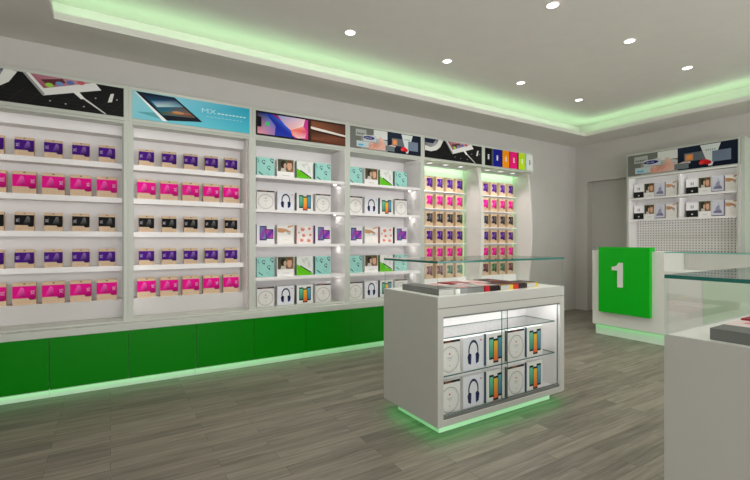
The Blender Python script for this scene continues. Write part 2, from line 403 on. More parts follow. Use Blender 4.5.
def f_handbox(A):
    A.r(0, 0, 1, 1, (236, 232, 228))
    A.p([(.02, .62), (.30, .58), (.55, .66), (.70, .60), (.78, .66), (.52, .78), (.26, .82), (.02, .84)], (200, 150, 110)); A.p([(.62, .84), (.95, .92), (.98, 1), (.60, .94)], (206, 160, 120))
    A.line([(.55, .66), (.72, .50), (.78, .66)], .005, (60, 60, 60)); A.r(.4, .2, .6, .22, (200, 196, 192))
def f_coral(A):
    A.r(0, 0, 1, 1, (236, 230, 228))
    for u, v, r_ in ((.36, .78, .13), (.42, .45, .10), (.30, .20, .11), (.78, .82, .09), (.84, .48, .08), (.74, .18, .12), (.12, .60, .05)):
        A.e(u, v, r_, r_*.8, (224, 134, 116)); A.e(u+.03, v+.05, r_*.4, r_*.35, (240, 180, 160))
def f_blackbase(A):
    A.r(0, 0, 1, 1, (238, 236, 238)); A.r(0, 0, 1, .46, (30, 30, 30)); A.r(.40, .58, .46, .78, (40, 40, 40)); A.r(.56, .58, .62, .78, (40, 40, 40)); A.r(.44, .16, .58, .24, (200, 200, 200))
def f_lilac(A):
    A.r(0, 0, 1, 1, (206, 206, 216)); A.r(0, 0, 1, .08, (96, 86, 110)); A.r(.93, 0, 1, 1, (110, 100, 124))
    A.p([(.12, .22), (.82, .20), (.72, .40), (.20, .36)], (120, 118, 146)); A.p([(.26, .38), (.66, .38), (.60, .72), (.36, .62)], (156, 156, 182)); A.line([(.48, .38), (.52, .86)], .004, (120, 118, 140))

def product_box(front, w, h, d, spine, name='product_box', facing='y'):
    """printed carton, origin at the middle of its base; front looks to -Y, or -X"""
    mb = MB()
    if facing == 'y':
        mb.box(-w/2, w/2, 0, d, 0, h, 'print', col=S(226, 224, 222))
        front(Art(mb, face_y(-w/2, 0, 0), w, h))
        if spine:
            A = Art(mb, lambda u, v, o: (-w/2-o, d-u, v), d, h); A.r(.35, 0, .88, 1, spine)
    else:
        mb.box(0, d, -w/2, w/2, 0, h, 'print', col=S(226, 224, 222))
        front(Art(mb, face_x(0, w/2, 0), w, h))
    return mb.mesh(name)

# ------------------------------------------------------------ room shell
HL, HU = 3.09, 3.36
X0, X1, Y0, Y1 = -2.6, 7.56, -2.6, 4.88
TX0, TX1, TY0, TY1 = -.386, 6.90, -1.4, 4.27
mb = MB(); mb.box(X0, 8.1, Y0, Y1+.1, -.1, 0, 'floor'); struct('floor', mb)
mb = MB(); mb.box(X0, X1, Y1, Y1+.12, 0, 3.5, 'wall'); struct('wall_left', mb)
OY = 4.643
mb = MB()
mb.box(X1, X1+.12, OY, Y1, 0, 3.5, 'wall'); mb.box(X1, X1+.12, 3.55, OY, 2.40, 3.5, 'wall'); mb.box(X1, X1+.12, Y0, 3.55, 0, 3.5, 'wall')
struct('wall_back', mb)
mb = MB(); mb.box(X1+.12, 7.8, OY, Y1, 0, 2.40, 'wall'); mb.box(X1+.12, 7.8, 3.43, 3.55, 0, 2.40, 'wall'); mb.box(7.70, 7.8, 3.55, OY, 0, 2.40, 'wall'); mb.box(X1+.12, 7.8, 3.43, Y1, 2.40, 2.5, 'wall')
struct('wall_passage', mb)
# unseen walls behind the camera; wide opening added to let in fill light
mb = MB(); mb.box(X0-.12, X0, Y0, Y1, 0, 3.5, 'wall')
struct('wall_near', mb)
mb = MB(); mb.box(X0-.12, -1.8, Y0-.12, Y0, 0, 3.5, 'wall'); mb.box(6.8, X1+.12, Y0-.12, Y0, 0, 3.5, 'wall'); mb.box(-1.8, 6.8, Y0-.12, Y0, 3.0, 3.5, 'wall')
struct('wall_right', mb)
mb = MB()
for a in ((X0, TX0, Y0, Y1), (TX1, X1, Y0, Y1), (TX0, TX1, Y0, TY0), (TX0, TX1, TY1, Y1)): mb.box(*a, HL, HL+.015, 'ceil')
g = .30
mb.box(TX0-g, TX1+g, TY0-g, TY1+g, HU, HU+.1, 'ceil')
mb.box(TX0-g-.02, TX0-g, TY0-g, TY1+g, HL+.015, HU, 'ceil'); mb.box(TX1+g, TX1+g+.02, TY0-g, TY1+g, HL+.015, HU, 'ceil')
mb.box(TX0-g, TX1+g, TY0-g-.02, TY0-g, HL+.015, HU, 'ceil'); mb.box(TX0-g, TX1+g, TY1+g, TY1+g+.02, HL+.015, HU, 'ceil')
struct('ceiling', mb)
mb = MB(); t = .02
mb.box(TX0-t, TX1+t, TY1, TY1+t, HL+.015, HL+.062, 'ceil'); mb.box(TX0-t, TX1+t, TY0-t, TY0, HL+.015, HL+.062, 'ceil')
mb.box(TX0-t, TX0, TY0, TY1, HL+.015, HL+.062, 'ceil'); mb.box(TX1, TX1+t, TY0, TY1, HL+.015, HL+.062, 'ceil')
struct('trim_1', mb)
# LED strip lying in the cove
cl = thing('cove_light_strip', 'pale green light strip hidden in the recessed ceiling cove', 'light', (TX0, TY1, HL+.02))
for a in ((TX0-.10, TX1+.10, TY1+.05, TY1+.13), (TX0-.10, TX1+.10, TY0-.13, TY0-.05), (TX0-.13, TX0-.05, TY0-.04, TY1+.04), (TX1+.05, TX1+.13, TY0-.04, TY1+.04)):
    mb = MB(); mb.box(*a, HL+.017, HL+.028, 'rail', edge={'+z': 'led_cove'}); part('led_strip', mb, cl)

# downlights
def make_downlight():
    t_ = thing('downlight', '', 'ceiling light', (0, 0, HU))
    mb = MB(); mb.tube(0, 0, -.006, -.001, .056, .060, 'ceil'); mb.tube(0, 0, -.006, -.004, .050, .050, 'ceil')
    for i in range(24):
        a, b_ = 2*pi*i/24, 2*pi*(i+1)/24
        mb.poly([(.05*cos(a), .05*sin(a), -.006), (.05*cos(b_), .05*sin(b_), -.006), (.056*cos(b_), .056*sin(b_), -.006), (.056*cos(a), .056*sin(a), -.006)][::-1], 'ceil')
    part('trim_ring', mb, t_, local=True)
    mb = MB(); mb.disc(0, 0, -.005, .05, 'lamp'); part('diffuser', mb, t_, local=True)
    ld = bpy.data.lights.new('downlight_beam', 'SPOT'); ld.energy = DOWN; ld.spot_size = radians(120); ld.spot_blend = .9; ld.shadow_soft_size = .06; ld.color = (1, .97, .93)
    lo = bpy.data.objects.new('beam', ld); C.objects.link(lo); lo.parent = t_; lo.location = (0, 0, -.03)
    return t_
DOWN = 22
DL = [(1.95, 3.585, 'leftmost of the round white downlights visible in the ceiling'), (3.175, 3.585, 'second round downlight of the row nearest the product wall'),
      (4.40, 3.585, 'third round downlight of the row nearest the product wall'), (5.63, 3.585, 'farthest round downlight, closest to the cove corner'),
      (3.18, 2.26, 'large round downlight at the top edge of the picture'), (4.40, 2.26, 'middle round downlight of the right-hand row in the ceiling'),
      (5.65, 2.26, 'farthest round downlight of the right-hand row in the ceiling'),
      (1.95, 2.26, 'unseen added downlight above the near end of the glass counter'), (3.18, .93, 'unseen added downlight above the near right counter'), (5.65, .93, 'unseen added downlight high over the cash desk end'),  # out-of-view downlights from here on, added to light the near floor
      (1.95, .93, 'unseen added downlight behind the near right counter'), (.6, 2.26, 'unseen added downlight above the open floor'), (.6, 3.585, 'unseen added downlight before the pink packs')]
proto = make_downlight()
for i, (x, y, lb) in enumerate(DL):
    o = proto if i == 0 else copy_tree(proto)
    o.location = (x*1.03, y*1.03, HU); tag(o, lb, 'ceiling light', 'round ceiling downlights')

# ------------------------------------------------------------ left product wall
P = [-.990, .135, 1.262, 2.387, 3.512, 4.638, 5.763]
HALF = .0335
YF, YB, YW = 4.45, 4.84, 4.875
ZT, ZH = 2.702, 2.387
UNIT = ['white-framed wall unit at the left edge under the black phone banner, holding kraft packs',
        'wall unit under the blue tablet banner holding rows of kraft packs',
        'wall unit under the gradient phone banner holding white and teal boxes',
        'wall unit under the pointing hand banner holding white and teal boxes',
        'green-lit wall unit under the black phone banner with dense kraft packs',
        'green-lit wall unit at the right end under the colour block banner']
WHERE = ['under the leftmost black phone banner', 'under the blue tablet banner', 'under the gradient phone banner',
         'under the left hand banner', 'under the second black phone banner', 'under the colour block banner']
ARTS = [art_phone_desk, art_blue_tablet, art_gradient_phone, art_hand, art_phone_desk, art_colours]
ROW5 = [2.033, 1.709, 1.388, 1.067, .750]
ROWB = [2.000, 1.638, 1.268, .908, .5815]
ROW6 = [2.020, 1.768, 1.516, 1.264, 1.012, .760]

def wing(mb, x0, x1, z0, z1, n=20):
    fr = []
    for i in range(n+1):
        z = z0+(z1-z0)*i/n; fr.append((4.535-.075*sin(pi*i/n), z))
    for i in range(n):
        (ya, za), (yb, zb) = fr[i], fr[i+1]
        mb.poly([(x0, ya, za), (x1, ya, za), (x1, yb, zb), (x0, yb, zb)], 'white')
        mb.poly([(x0, YB, za), (x0, ya, za), (x0, yb, zb), (x0, YB, zb)], 'white')
        mb.poly([(x1, ya, za), (x1, YB, za), (x1, YB, zb), (x1, yb, zb)], 'white')
    mb.poly([(x1, YB, z0), (x0, YB, z0), (x0, YB, z1), (x1, YB, z1)], 'white')
    mb.poly([(x0, YB, z0), (x1, YB, z0), (x1, fr[0][0], z0), (x0, fr[0][0], z0)], 'white')
    mb.poly([(x0, fr[-1][0], z1), (x1, fr[-1][0], z1), (x1, YB, z1), (x0, YB, z1)], 'white')

for k in range(6):
    xa, xb = P[k]+.0005, P[k+1]-.0005
    ia, ib = P[k]+HALF, P[k+1]-HALF
    U = thing('wall_display_unit', UNIT[k], 'wall shelf unit', ((xa+xb)/2, YB, .565), 'tall display units along the product wall')
    Z0 = .5655
    for side, (s0, s1) in enumerate(((xa, ia), (ib, xb))):
        mb = MB()
        if k == 5 or (k == 4 and side == 1): wing(mb, s0, s1, Z0, ZH)
        else:
            mb.box(s0, s1, YF, YB, Z0, ZH, 'frame', edge={'+x': 'inner', '-x': 'inner'})
            if k < 2:   # slim lip that hides an upright light strip
                l0, l1 = (s1, s1+.012) if side == 0 else (s0-.012, s0)
                mb.box(l0, l1, YF+.05, YF+.056, Z0+.03, ZH-.03, 'frame')
        part('side_panel', mb, U)
        if k < 2:
            mb = MB(); mb.box(l0+.001, l1-.001, YF+.057, YF+.060, Z0+.05, ZH-.05, 'led_tall'); part('light_strip', mb, U)
    mb = MB(); mb.box(ia, ib, YB-.015, YB, Z0+.016, ZH, 'inner'); part('back_panel', mb, U)
    mb = MB(); mb.box(ia, ib, YF, YB, Z0, Z0+.016, 'frame'); part('bottom_rail', mb, U)
    mb = MB(); mb.box(xa, xb, YF, YB, ZH, ZT, 'frame'); hd = part('header', mb, U, bv=.002)
    w, h = ib-ia, 2.674-2.417
    mb = MB(); mb.box(ia, ib, YF-.005, YF-.0005, 2.417, 2.674, 'print', col=S(120, 120, 120)); ARTS[k](Art(mb, face_y(ia, YF-.005, 2.417), w, h))
    part('banner', mb, hd)
    if k < 4:   # strip behind a small front lip of the header
        mb = MB(); mb.box(ia, ib, YF+.010, YF+.014, ZH-.022, ZH, 'frame'); part('header_lip', mb, U)
        mb = MB(); mb.box(ia+.02, ib-.02, YF+.0145, YF+.0175, ZH-.019, ZH-.002, 'led_low' if k < 2 else 'led_white'); part('light_strip', mb, U)
    if k < 2:
        for z in ROW5[:4]:
            mb = MB(); mb.box(ia, ib, 4.68, YB-.016, z-.05, z, 'inner'); part('shelf', mb, U, bv=.002)
        mb = MB(); mb.box(ia, ib, 4.68, YB-.016, Z0+.017, ROW5[4], 'inner', edge={'-y': 'fascia_shade'}); part('bottom_shelf', mb, U, bv=.002)
        mb = MB(); mb.box(ia, ib, 4.68, YB-.016, 2.296, ZH, 'inner'); part('top_fascia', mb, U, bv=.002)
    elif k < 4:
        for j, z in enumerate(ROWB[:4]):
            mb = MB(); mb.box(ia, ib, YF+.012, YB-.016, z-.018, z, 'inner')
            if j < 4: mb.box(ia, ib, YF+.012, YF+.015, z-.030, z-.018, 'inner')
            sh = part('shelf', mb, U)
            if j < 4:
                mb = MB(); mb.box(ia+.02, ib-.02, YF+.0155, YF+.0175, z-.0295, z-.0195, 'led_white'); part('light_strip', mb, sh)  # unseen strip added behind the lip to brighten the compartment below
                mb = MB(); mb.tube(ib-.05, 4.62, z-.026, z-.0185, .018, .018, 'steel', 16); mb.disc(ib-.05, 4.62, z-.025, .016, 'puck', 16); part('puck_light', mb, sh)
    else:
        for j, z in enumerate(ROW6):
            mb = MB(); mb.box(ia, ib-.03, 4.735, YB-.016, z-.012, z, 'inner'); part('shelf', mb, U)
        mb = MB(); mb.box(ia, ib-.03, 4.735, YB-.016, Z0+.017, .745, 'inner'); part('bottom_fascia', mb, U)
        mb = MB(); mb.box(ib-.010, ib-.001, YB-.024, YB-.0155, Z0+.03, ZH-.004, 'led_strip'); part('green_light_strip', mb, U)
        mb = MB(); mb.box(ia+.03, ib-.05, YB-.15, YB-.12, ZH-.030, ZH-.0005, 'frame', edge={'+y': 'led_mint'}); part('green_light_strip', mb, U)
        for q in range(3):
            cx = ia+w*(.2+.27*q)
            mb = MB(); mb.tube(cx, 4.60, ZH-.008, ZH-.0005, .042, .046, 'steel', 20); mb.disc(cx, 4.60, ZH-.007, .038, 'puck_dim', 20)
            pk = part('spotlight', mb, U)
            ld = bpy.data.lights.new('unit_spot', 'SPOT'); ld.energy = 7; ld.spot_size = radians(110); ld.spot_blend = 1; ld.shadow_soft_size = .035
            lo = bpy.data.objects.new('beam', ld); C.objects.link(lo); lo.parent = pk
            w0 = wloc(U); lo.location = (cx-w0[0], 4.60-w0[1], ZH-.02-w0[2])

# ledge and green base cabinets
mb = MB(); mb.box(-1.55, 5.80, 4.37, YW, .504, .564, 'frame')
o = bpy.data.objects.new('display_ledge', mb.mesh('display_ledge', (2.1, 4.6, .504))); C.objects.link(o); o.location = (2.1, 4.6, .504); bevel(o, .003)
tag(o, 'long pale ledge running over the green base cabinets under the wall units', 'ledge')
BX = [-1.55, -.427, .699, 1.825, 2.95, 4.075, 5.20, 5.76]
BL = ['green base cabinet at the left edge of the wall, below the black phone banner', 'glossy green base cabinet between the first two seams from the left',
      'green base cabinet below the gap between blue and gradient banners', 'green base cabinet ending behind the white glass counter',
      'green base cabinet below the pointing hand banner, hidden by the counter', 'green base cabinet under the green-lit packs', 'narrow green base cabinet at the far end of product wall']
for i in range(7):
    a, b_ = BX[i]+.0012, BX[i+1]-.0012
    U = thing('base_cabinet', BL[i], 'cabinet', ((a+b_)/2, 4.62, 0), 'green base cabinets along the product wall')
    mb = MB(); mb.box(a, b_, 4.390, YW, .078, .503, 'frame'); part('body', mb, U)
    ds = [a, (a+b_)/2, b_] if b_-a > .8 else [a, b_]
    for d0, d1 in zip(ds[:-1], ds[1:]):
        mb = MB(); mb.box(d0+.001, d1-.001, 4.372, 4.3895, .078, .503, 'green'); part('door', mb, U, bv=.001)
    mb = MB(); mb.box(a, b_, 4.425, YW, 0, .0775, 'plinth'); part('plinth', mb, U)
    mb = MB(); mb.box(a, b_, 4.394, 4.412, .066, .0775, 'led_base', edge={'-y': 'frame'}); part('light_strip', mb, U)

# ------------------------------------------------------------ packs and boxes
def pack_meshes(kind, w, h, d, col, right=False, lw=1.0):
    """kraft pack with hang tab (body) and its printed label"""
    mb = MB(); mb.box(-w/2, w/2, 0, d, 0, h*.965, 'kraft')
    mb.box(-w/2+.002, w/2-.002, d*.35, d*.65, h*.965, h, 'kraft')
    A = Art(mb, face_y(-w/2, 0, 0), w, h)
    A.e(.5, .935, .055, .022, (40, 30, 26), 12)
    for i in range(4): A.r(.22+.16*i, .10, .25+.16*i, .14, (176, 140, 104))
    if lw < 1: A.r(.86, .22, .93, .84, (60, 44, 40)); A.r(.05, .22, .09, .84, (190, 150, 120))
    body = mb.mesh('accessory_pack')
    mb = MB()
    if lw < 1: w = w*lw
    mb.box(-w/2-.0006, w/2+.0006, -.0022, -.0012, .30*h, .84*h, 'print', col=S(*col))
    A = Art(mb, face_y(-w/2, -.0022, .30*h), w, .54*h)
    lt = tuple(min(255, int(c*.6+255*.4)) for c in col)
    dk = tuple(int(c*.72) for c in col)
    A.p([(0, 0), (1, 0), (1, 1), (0, 1)], [col, dk, col, col])
    off = 0 if right else .30
    A.p([(.12+off, .08), (.50+off, .10), (.44+off, .88), (.34+off, .90)], [col, dk, lt, lt])
    A.p([(.38+off, .16), (.52+off, .16), (.48+off, .80), (.43+off, .80)], [dk, dk, lt, lt])
    A.text('XS', .90 if right else .20, .30, .20, (225, 215, 232), rot=1)
    A.r(.92 if right else .22, .28, .94 if right else .25, .72, lt)
    # the rounded tab that hangs below the label
    A2 = Art(mb, face_y(-w/2, -.0022, .22*h), w, .1*h); A2.p([(.66, 1), (.70, .2), (.76, 0), (.92, 0), (1, .3), (1, 1)], dk)
    lab = mb.mesh('label')
    return body, lab
def put_pack(ms, x, y, z, label, group, rz=0):
    o = bpy.data.objects.new('accessory_pack', ms[0]); C.objects.link(o); o.location = (x, y, z+.0005); o.rotation_euler[2] = rz
    tag(o, label, 'packaged accessory', group)
    l = bpy.data.objects.new('label', ms[1]); C.objects.link(l); l.parent = o
    return o
def put_box(me, x, y, z, label, group, rz=0, cat='boxed product'):
    o = bpy.data.objects.new('product_box', me); C.objects.link(o); o.location = (x, y, z+.0005); o.rotation_euler[2] = rz
    tag(o, label, cat, group); return o

PURPLE, PINK, BLACK = (72, 12, 128), (228, 0, 138), (14, 14, 15)
PK = {'purple': pack_meshes('p', .130, .160, .05, PURPLE), 'black': pack_meshes('b', .130, .160, .05, BLACK), 'pink': pack_meshes('k', .160, .192, .055, PINK, right=True)}
ORD5 = ['leftmost', 'second from left', 'middle', 'second from right', 'rightmost']
SH5 = ['top', 'second', 'third', 'fourth', 'bottom']
for k in (0, 1):
    cx = (P[k]+P[k+1])/2
    for r_, (z, c) in enumerate(zip(ROW5, ('purple', 'pink', 'black', 'purple', 'pink'))):
        for i in range(5):
            put_pack(PK[c], cx+(i-2)*.2, 4.690, z, '%s-label kraft pack, %s on the %s shelf %s' % (c, ORD5[i], SH5[r_], WHERE[k]),
                     '%s packs on the %s shelf %s' % (c, SH5[r_], WHERE[k]), radians(random.uniform(-1.5, 1.5)))
BW, BH, BD = .195, .212, .07
KB = {'teal': product_box(f_teal, BW, BH, BD, (90, 150, 146)), 'portrait': product_box(f_photo, BW, BH, BD, None), 'green': product_box(f_green, BW, BH, BD, (70, 130, 40)),
      'dial': product_box(f_dial, BW, BH, BD, None), 'headphone': product_box(f_head, BW, BH, BD, (214, 214, 220)), 'phones': product_box(f_phones, BW, BH, BD, (40, 90, 120)),
      'purple': product_box(f_purple, BW, BH, BD, (110, 50, 130)), 'hand': product_box(f_handbox, BW, BH, BD, (226, 222, 220)), 'coral': product_box(f_coral, BW, BH, BD, (226, 150, 140))}
DESC = {'teal': 'teal box', 'portrait': 'portrait photo box', 'green': 'green diagonal box', 'dial': 'ring box',
        'headphone': 'navy headphone box', 'phones': 'three phone box', 'purple': 'purple phone box', 'hand': 'white hand picture box', 'coral': 'coral spotted box',
        'black': 'white box with black base', 'lilac': 'lilac box with ship drawing'}
RA, RB, RC = ['teal', 'portrait', 'green', 'teal'], ['dial', 'headphone', 'phones', 'dial'], ['purple', 'hand', 'coral', 'purple']
for k in (2, 3):
    x0 = P[k]+.178
    for r_, (z, row) in enumerate(zip(ROWB, (RA, RB, RC, RA, RB))):
        for i in range(4):
            q = row[i]
            side = (', left one,' if i == 0 else ', right one,') if row.count(q) > 1 else ''
            put_box(KB[q], x0+i*.229, 4.575, z, '%s%s on the %s shelf %s' % (DESC[q], side, SH5[r_], WHERE[k]), 'boxes on the shelves ' + WHERE[k], radians(random.uniform(-1, 1)))
DRED, DGRN = (96, 30, 40), (30, 96, 40)
PK6 = {n: pack_meshes(n, .140, .215, .075, c, lw=.66) for n, c in (('purple', PURPLE), ('pink', PINK), ('black', (52, 48, 50)), ('maroon', DRED), ('green', DGRN))}
SH6 = ['top', 'second', 'third', 'fourth', 'fifth', 'bottom']
ORD4 = ['leftmost', 'second from left', 'third from left', 'rightmost']
for k in (4, 5):
    rows = [['purple']*4, ['pink']*4, ['black']*4, ['purple']*4, ['pink']*4, ['maroon', 'maroon', 'green', 'green'] if k == 4 else ['maroon', 'green', 'green', 'maroon']]
    for r_, (z, row) in enumerate(zip(ROW6, rows)):
        for i in range(4):
            x = P[k]+.352+i*.193
            put_pack(PK6[row[i]], x, 4.742, z, '%s-label kraft pack, %s on the %s shelf %s' % (row[i], ORD4[i], SH6[r_], WHERE[k]), 'small packs ' + WHERE[k])

# ------------------------------------------------------------ white glass-topped showcase counters
def make_showcase(label):
    x0, x1, y0, y1, zb, zt = 1.808, 3.148, 2.132, 2.775, .08, .931
    U = thing('display_counter', label, 'display counter', ((x0+x1)/2, (y0+y1)/2, 0), 'white display counters with glass tops')
    mb = MB()
    mb.box(x0, 1.857, y0, y1, zb, zt-.0773, 'body')                       # left side
    mb.box(3.096, x1, y0, y1, zb, zt-.0773, 'body', edge={'-x': 'inner'})
    mb.box(1.857, 3.096, y0, y1, zb, .117, 'body', edge={'+z': 'inner'})
    mb.box(1.857, 3.096, 2.47, y1, .117, zt-.0773, 'body', edge={'-y': 'inner'})
    mb.box(1.857, 3.096, y0, 2.47, .80, zt-.0773, 'body', edge={'-z': 'inner'})
    part('body', mb, U)
    mb = MB(); mb.box(x0, x1, y0+.003, y1, zt-.0772, zt-.071, 'body', edge={'-y': 'grey'}); mb.box(x0, x1, y0, y1, zt-.071, zt, 'body', edge={'+z': 'white'}); part('worktop', mb, U)
    mb = MB(); mb.box(x0+.08, x1-.08, y0+.08, y1-.08, 0, zb-.0005, 'plinth'); part('plinth', mb, U)
    for a in ((x0+.008, x1-.008, y0+.008, y0+.034), (x0+.008, x0+.034, y0+.036, y1-.036), (x1-.026, x1-.012, y0+.03, y1-.03), (x0+.012, x1-.012, y1-.026, y1-.012)):
        mb = MB(); mb.box(*a, zb-.008, zb-.0005, 'led_counter', edge={'-y': 'body', '-x': 'body'}); part('light_strip', mb, U)
    for z0, z1 in ((.1175, .138), (.788, .7995)):
        mb = MB(); mb.box(1.8575, 3.0955, y0+.006, y0+.036, z0, z1, 'rail'); part('door_track', mb, U)
    mb = MB(); mb.box(1.90, 3.05, y0+.045, y0+.06, .792, .7995, 'led_case_fill'); part('light_strip', mb, U)  # unseen strip added to brighten the inside of the case
    E = {'-x': 'edge', '+x': 'edge', '+z': 'edge', '-z': 'edge'}
    mb = MB(); mb.box(1.858, 2.483, y0+.008, y0+.015, .1385, .7875, 'glass', edge=E); part('glass_door', mb, U)
    mb = MB(); mb.box(2.440, 3.094, y0+.022, y0+.030, .1385, .7875, 'glass', edge=E); part('glass_door', mb, U)
    E2 = {'-x': 'edge', '+x': 'edge', '-y': 'edge', '+y': 'edge'}
    for z in (.392, .649):
        mb = MB(); mb.box(1.858, 3.084, y0+.042, 2.469, z-.007, z, 'glass', edge=E2); part('glass_shelf', mb, U)
    P1 = {'-x': 'edgepale', '+x': 'edgepale', '-z': 'edgepale', '+z': 'edgepale'}
    P2 = {'-y': 'edgepale', '+y': 'edgepale', '-z': 'edgepale', '+z': 'edgepale'}
    for a in ((x0+.004, x1-.004, y0+.004, y0+.010), (x0+.004, x1-.004, y1-.010, y1-.004)):
        mb = MB(); mb.box(*a, zt+.0005, 1.152, 'glass', edge=P1); part('glass_pane', mb, U)
    for a in ((x0+.004, x0+.010, y0+.0105, y1-.0105), (x1-.010, x1-.004, y0+.0105, y1-.0105)):
        mb = MB(); mb.box(*a, zt+.0005, 1.152, 'glass', edge=P2); part('glass_pane', mb, U)
    mb = MB(); mb.box(x0, x1, y0, y1, 1.1525, 1.167, 'topglass', edge=E2); part('glass_top', mb, U, label='clear glass top sheet with dark teal edges')
    return U
SCASE = make_showcase('white counter with lit glass cabinet in mid-floor, topped by a glass box')
SC2 = copy_tree(SCASE)
DX, DY = .060, -1.949
SC2.location = (SCASE.location[0]+DX, SCASE.location[1]+DY, 0)
tag(SC2, 'white glass-topped counter cut off by the right edge in the foreground', 'display counter', 'white display counters with glass tops')

# boxes inside the lit case
CB = {'dial': product_box(f_dial, .193, .232, .035, (80, 80, 76)), 'headphone': product_box(f_head, .193, .232, .035, None), 'phones': product_box(f_phones, .185, .232, .035, (40, 90, 120))}
for r_, (z, nm) in enumerate(((.392, 'glass middle shelf'), (.117, 'floor'))):
    for i, q in enumerate(('dial', 'headphone', 'phones', 'dial', 'phones')):
        side = {0: ', leftmost,', 1: '', 2: ', left one,', 3: ', right one,', 4: ', rightmost,'}[i]
        put_box(CB[q], 1.957+i*.2235, 2.186, z, '%s%s on the %s of the lit counter' % (DESC[q], side, nm), 'boxes inside the lit counter case', radians(random.uniform(-.6, .6)))

# flat boxes and books lying on the counters
def flat_item(kind, x0, x1, y0, y1, h, front, top, mark=None):
    """low closed carton: base tray, lid; front print is a list of (u0,u1,colour)"""
    w, d = x1-x0, y1-y0
    mb = MB(); mb.box(-w/2, w/2, -d/2, d/2, 0, h, 'print', col=S(*front[-1][2]))
    A = Art(mb, lambda u, v, o: (-w/2+u, -d/2-o, v), w, h, eps=.0001, base=.0003)
    for a, b_, c in front: A.r(a, .04, b_, .92, c)
    A.r(0, .86, 1, .92, (60, 58, 56))
    B = Art(mb, lambda u, v, o: (-w/2+u, -d/2+v, h+o), w, d, eps=.0001, base=.0003)
    B.r(0, 0, 1, 1, top)
    if mark:
        B.r(.12, .08, .60, .26, mark); B.p([(.45, .60), (.6, .56), (.85, .62), (.8, .80), (.5, .84)], tuple(int((a+b_)/2) for a, b_ in zip(mark, top)))
        B.r(.3, .46, .7, .48, (240, 236, 232))
    # side facing -X carries the spine colour
    D = Art(mb, lambda u, v, o: (-w/2-o, d/2-u, v), d, h, eps=.0001, base=.0003); D.r(0, .04, 1, .96, front[0][2])
    return mb
ITEMS = [
 ('gift_box', 1.880, 2.010, 2.204, 2.626, .043, [(0, 1, (196, 194, 190))], (110, 110, 108), None, 'long flat grey box at the near left corner', 'box', (112, 113, 110)),
 ('product_carton', 2.025, 2.300, 2.200, 2.385, .042, [(0, .16, (228, 226, 222)), (.16, 1, (122, 124, 122))], (170, 168, 166), (196, 60, 66), 'flat grey carton with a white end', 'box', None),
 ('book', 2.312, 2.448, 2.200, 2.385, .042, [(0, .36, (196, 14, 34)), (.36, 1, (34, 22, 24))], (214, 190, 188), (190, 30, 44), 'red-spined black book at the front edge', 'book', None),
 ('book', 2.458, 2.612, 2.200, 2.385, .040, [(0, .12, (30, 28, 28)), (.12, .76, (190, 190, 186)), (.76, 1, (222, 190, 60))], (44, 40, 40), (150, 60, 60), 'silver book with yellow end band, nearer one', 'book', None),
 ('book', 2.622, 2.760, 2.205, 2.385, .042, [(0, .42, (200, 44, 22)), (.42, 1, (40, 28, 28))], (70, 34, 34), (196, 70, 60), 'orange-red and black book between the two silver ones', 'book', None),
 ('book', 2.770, 2.920, 2.210, 2.385, .040, [(0, .12, (30, 28, 28)), (.12, .78, (196, 196, 190)), (.78, 1, (222, 190, 60))], (52, 48, 46), (120, 110, 100), 'silver book with yellow end band at the far right', 'book', None),
 ('magazine', 2.050, 2.230, 2.430, 2.660, .030, [(0, 1, (180, 176, 174))], (214, 196, 194), (200, 24, 44), 'pink and red magazine lying behind the grey carton', 'magazine', None),
 ('magazine', 2.250, 2.430, 2.430, 2.660, .034, [(0, .5, (200, 30, 44)), (.5, 1, (40, 26, 26))], (150, 40, 50), (228, 214, 212), 'red magazine lying behind the red-spined book', 'magazine', None),
 ('magazine', 2.450, 2.630, 2.430, 2.660, .034, [(0, .5, (190, 40, 50)), (.5, 1, (90, 70, 68))], (216, 196, 194), (196, 30, 46), 'white and red magazine behind the nearer silver book', 'magazine', None),
 ('magazine', 2.650, 2.830, 2.430, 2.660, .036, [(0, .5, (60, 44, 40)), (.5, 1, (150, 50, 44))], (64, 50, 46), (170, 60, 54), 'dark magazine with red panel behind the far silver book', 'magazine', None),
]
for nm, x0, x1, y0, y1, h, fr, top, mark, lb, cat, spine in ITEMS:
    mb = flat_item(nm, x0, x1, y0, y1, h, fr, top, mark)
    if spine:
        w, d = x1-x0, y1-y0
        D = Art(mb, lambda u, v, o: (-w/2-.0006-o, d/2-u, v), d, h, eps=.0001, base=.0001); D.r(0, 0, 1, 1, spine)
    me = mb.mesh(nm)
    for s_, (dx, dy) in enumerate(((0, 0), (DX, DY))):
        o = bpy.data.objects.new(nm, me); C.objects.link(o); o.location = ((x0+x1)/2+dx-(.032 if s_ and nm == 'gift_box' else 0), (y0+y1)/2+dy+(.012 if s_ else 0), .9315)
        tag(o, lb + (' of the mid-floor counter' if s_ == 0 else ' of the foreground counter'), cat, 'flat goods on the counter tops')

# ------------------------------------------------------------ cash desk with the number panel
DKX = 5.79
U = thing('cash_desk', 'white cash desk carrying the green number 1 panel', 'desk', (DKX+.28, 3.02, 0))
mb = MB(); mb.box(DKX, 6.35, 2.562, 3.48, .145, 1.165, 'white'); part('body', mb, U, bv=.003)
mb = MB(); mb.box(DKX+.04, 6.31, 2.562, 3.455, 0, .1445, 'plinth'); part('plinth', mb, U)
mb = MB(); mb.box(DKX+.004, DKX+.020, 2.565, 3.47, .134, .1445, 'led_base', edge={'-x': 'frame'}); part('light_strip', mb, U)
sg = thing('number_sign', 'green panel with a white number 1 hooked over the cash desk', 'sign', (DKX, 3.02, .33))
mb = MB(); mb.box(DKX-.06, DKX-.001, 2.70, 3.357, .33, 1.217, 'signgreen'); mb.box(DKX-.001, DKX+.075, 2.70, 3.357, 1.166, 1.217, 'signgreen'); part('panel', mb, sg, bv=.002)
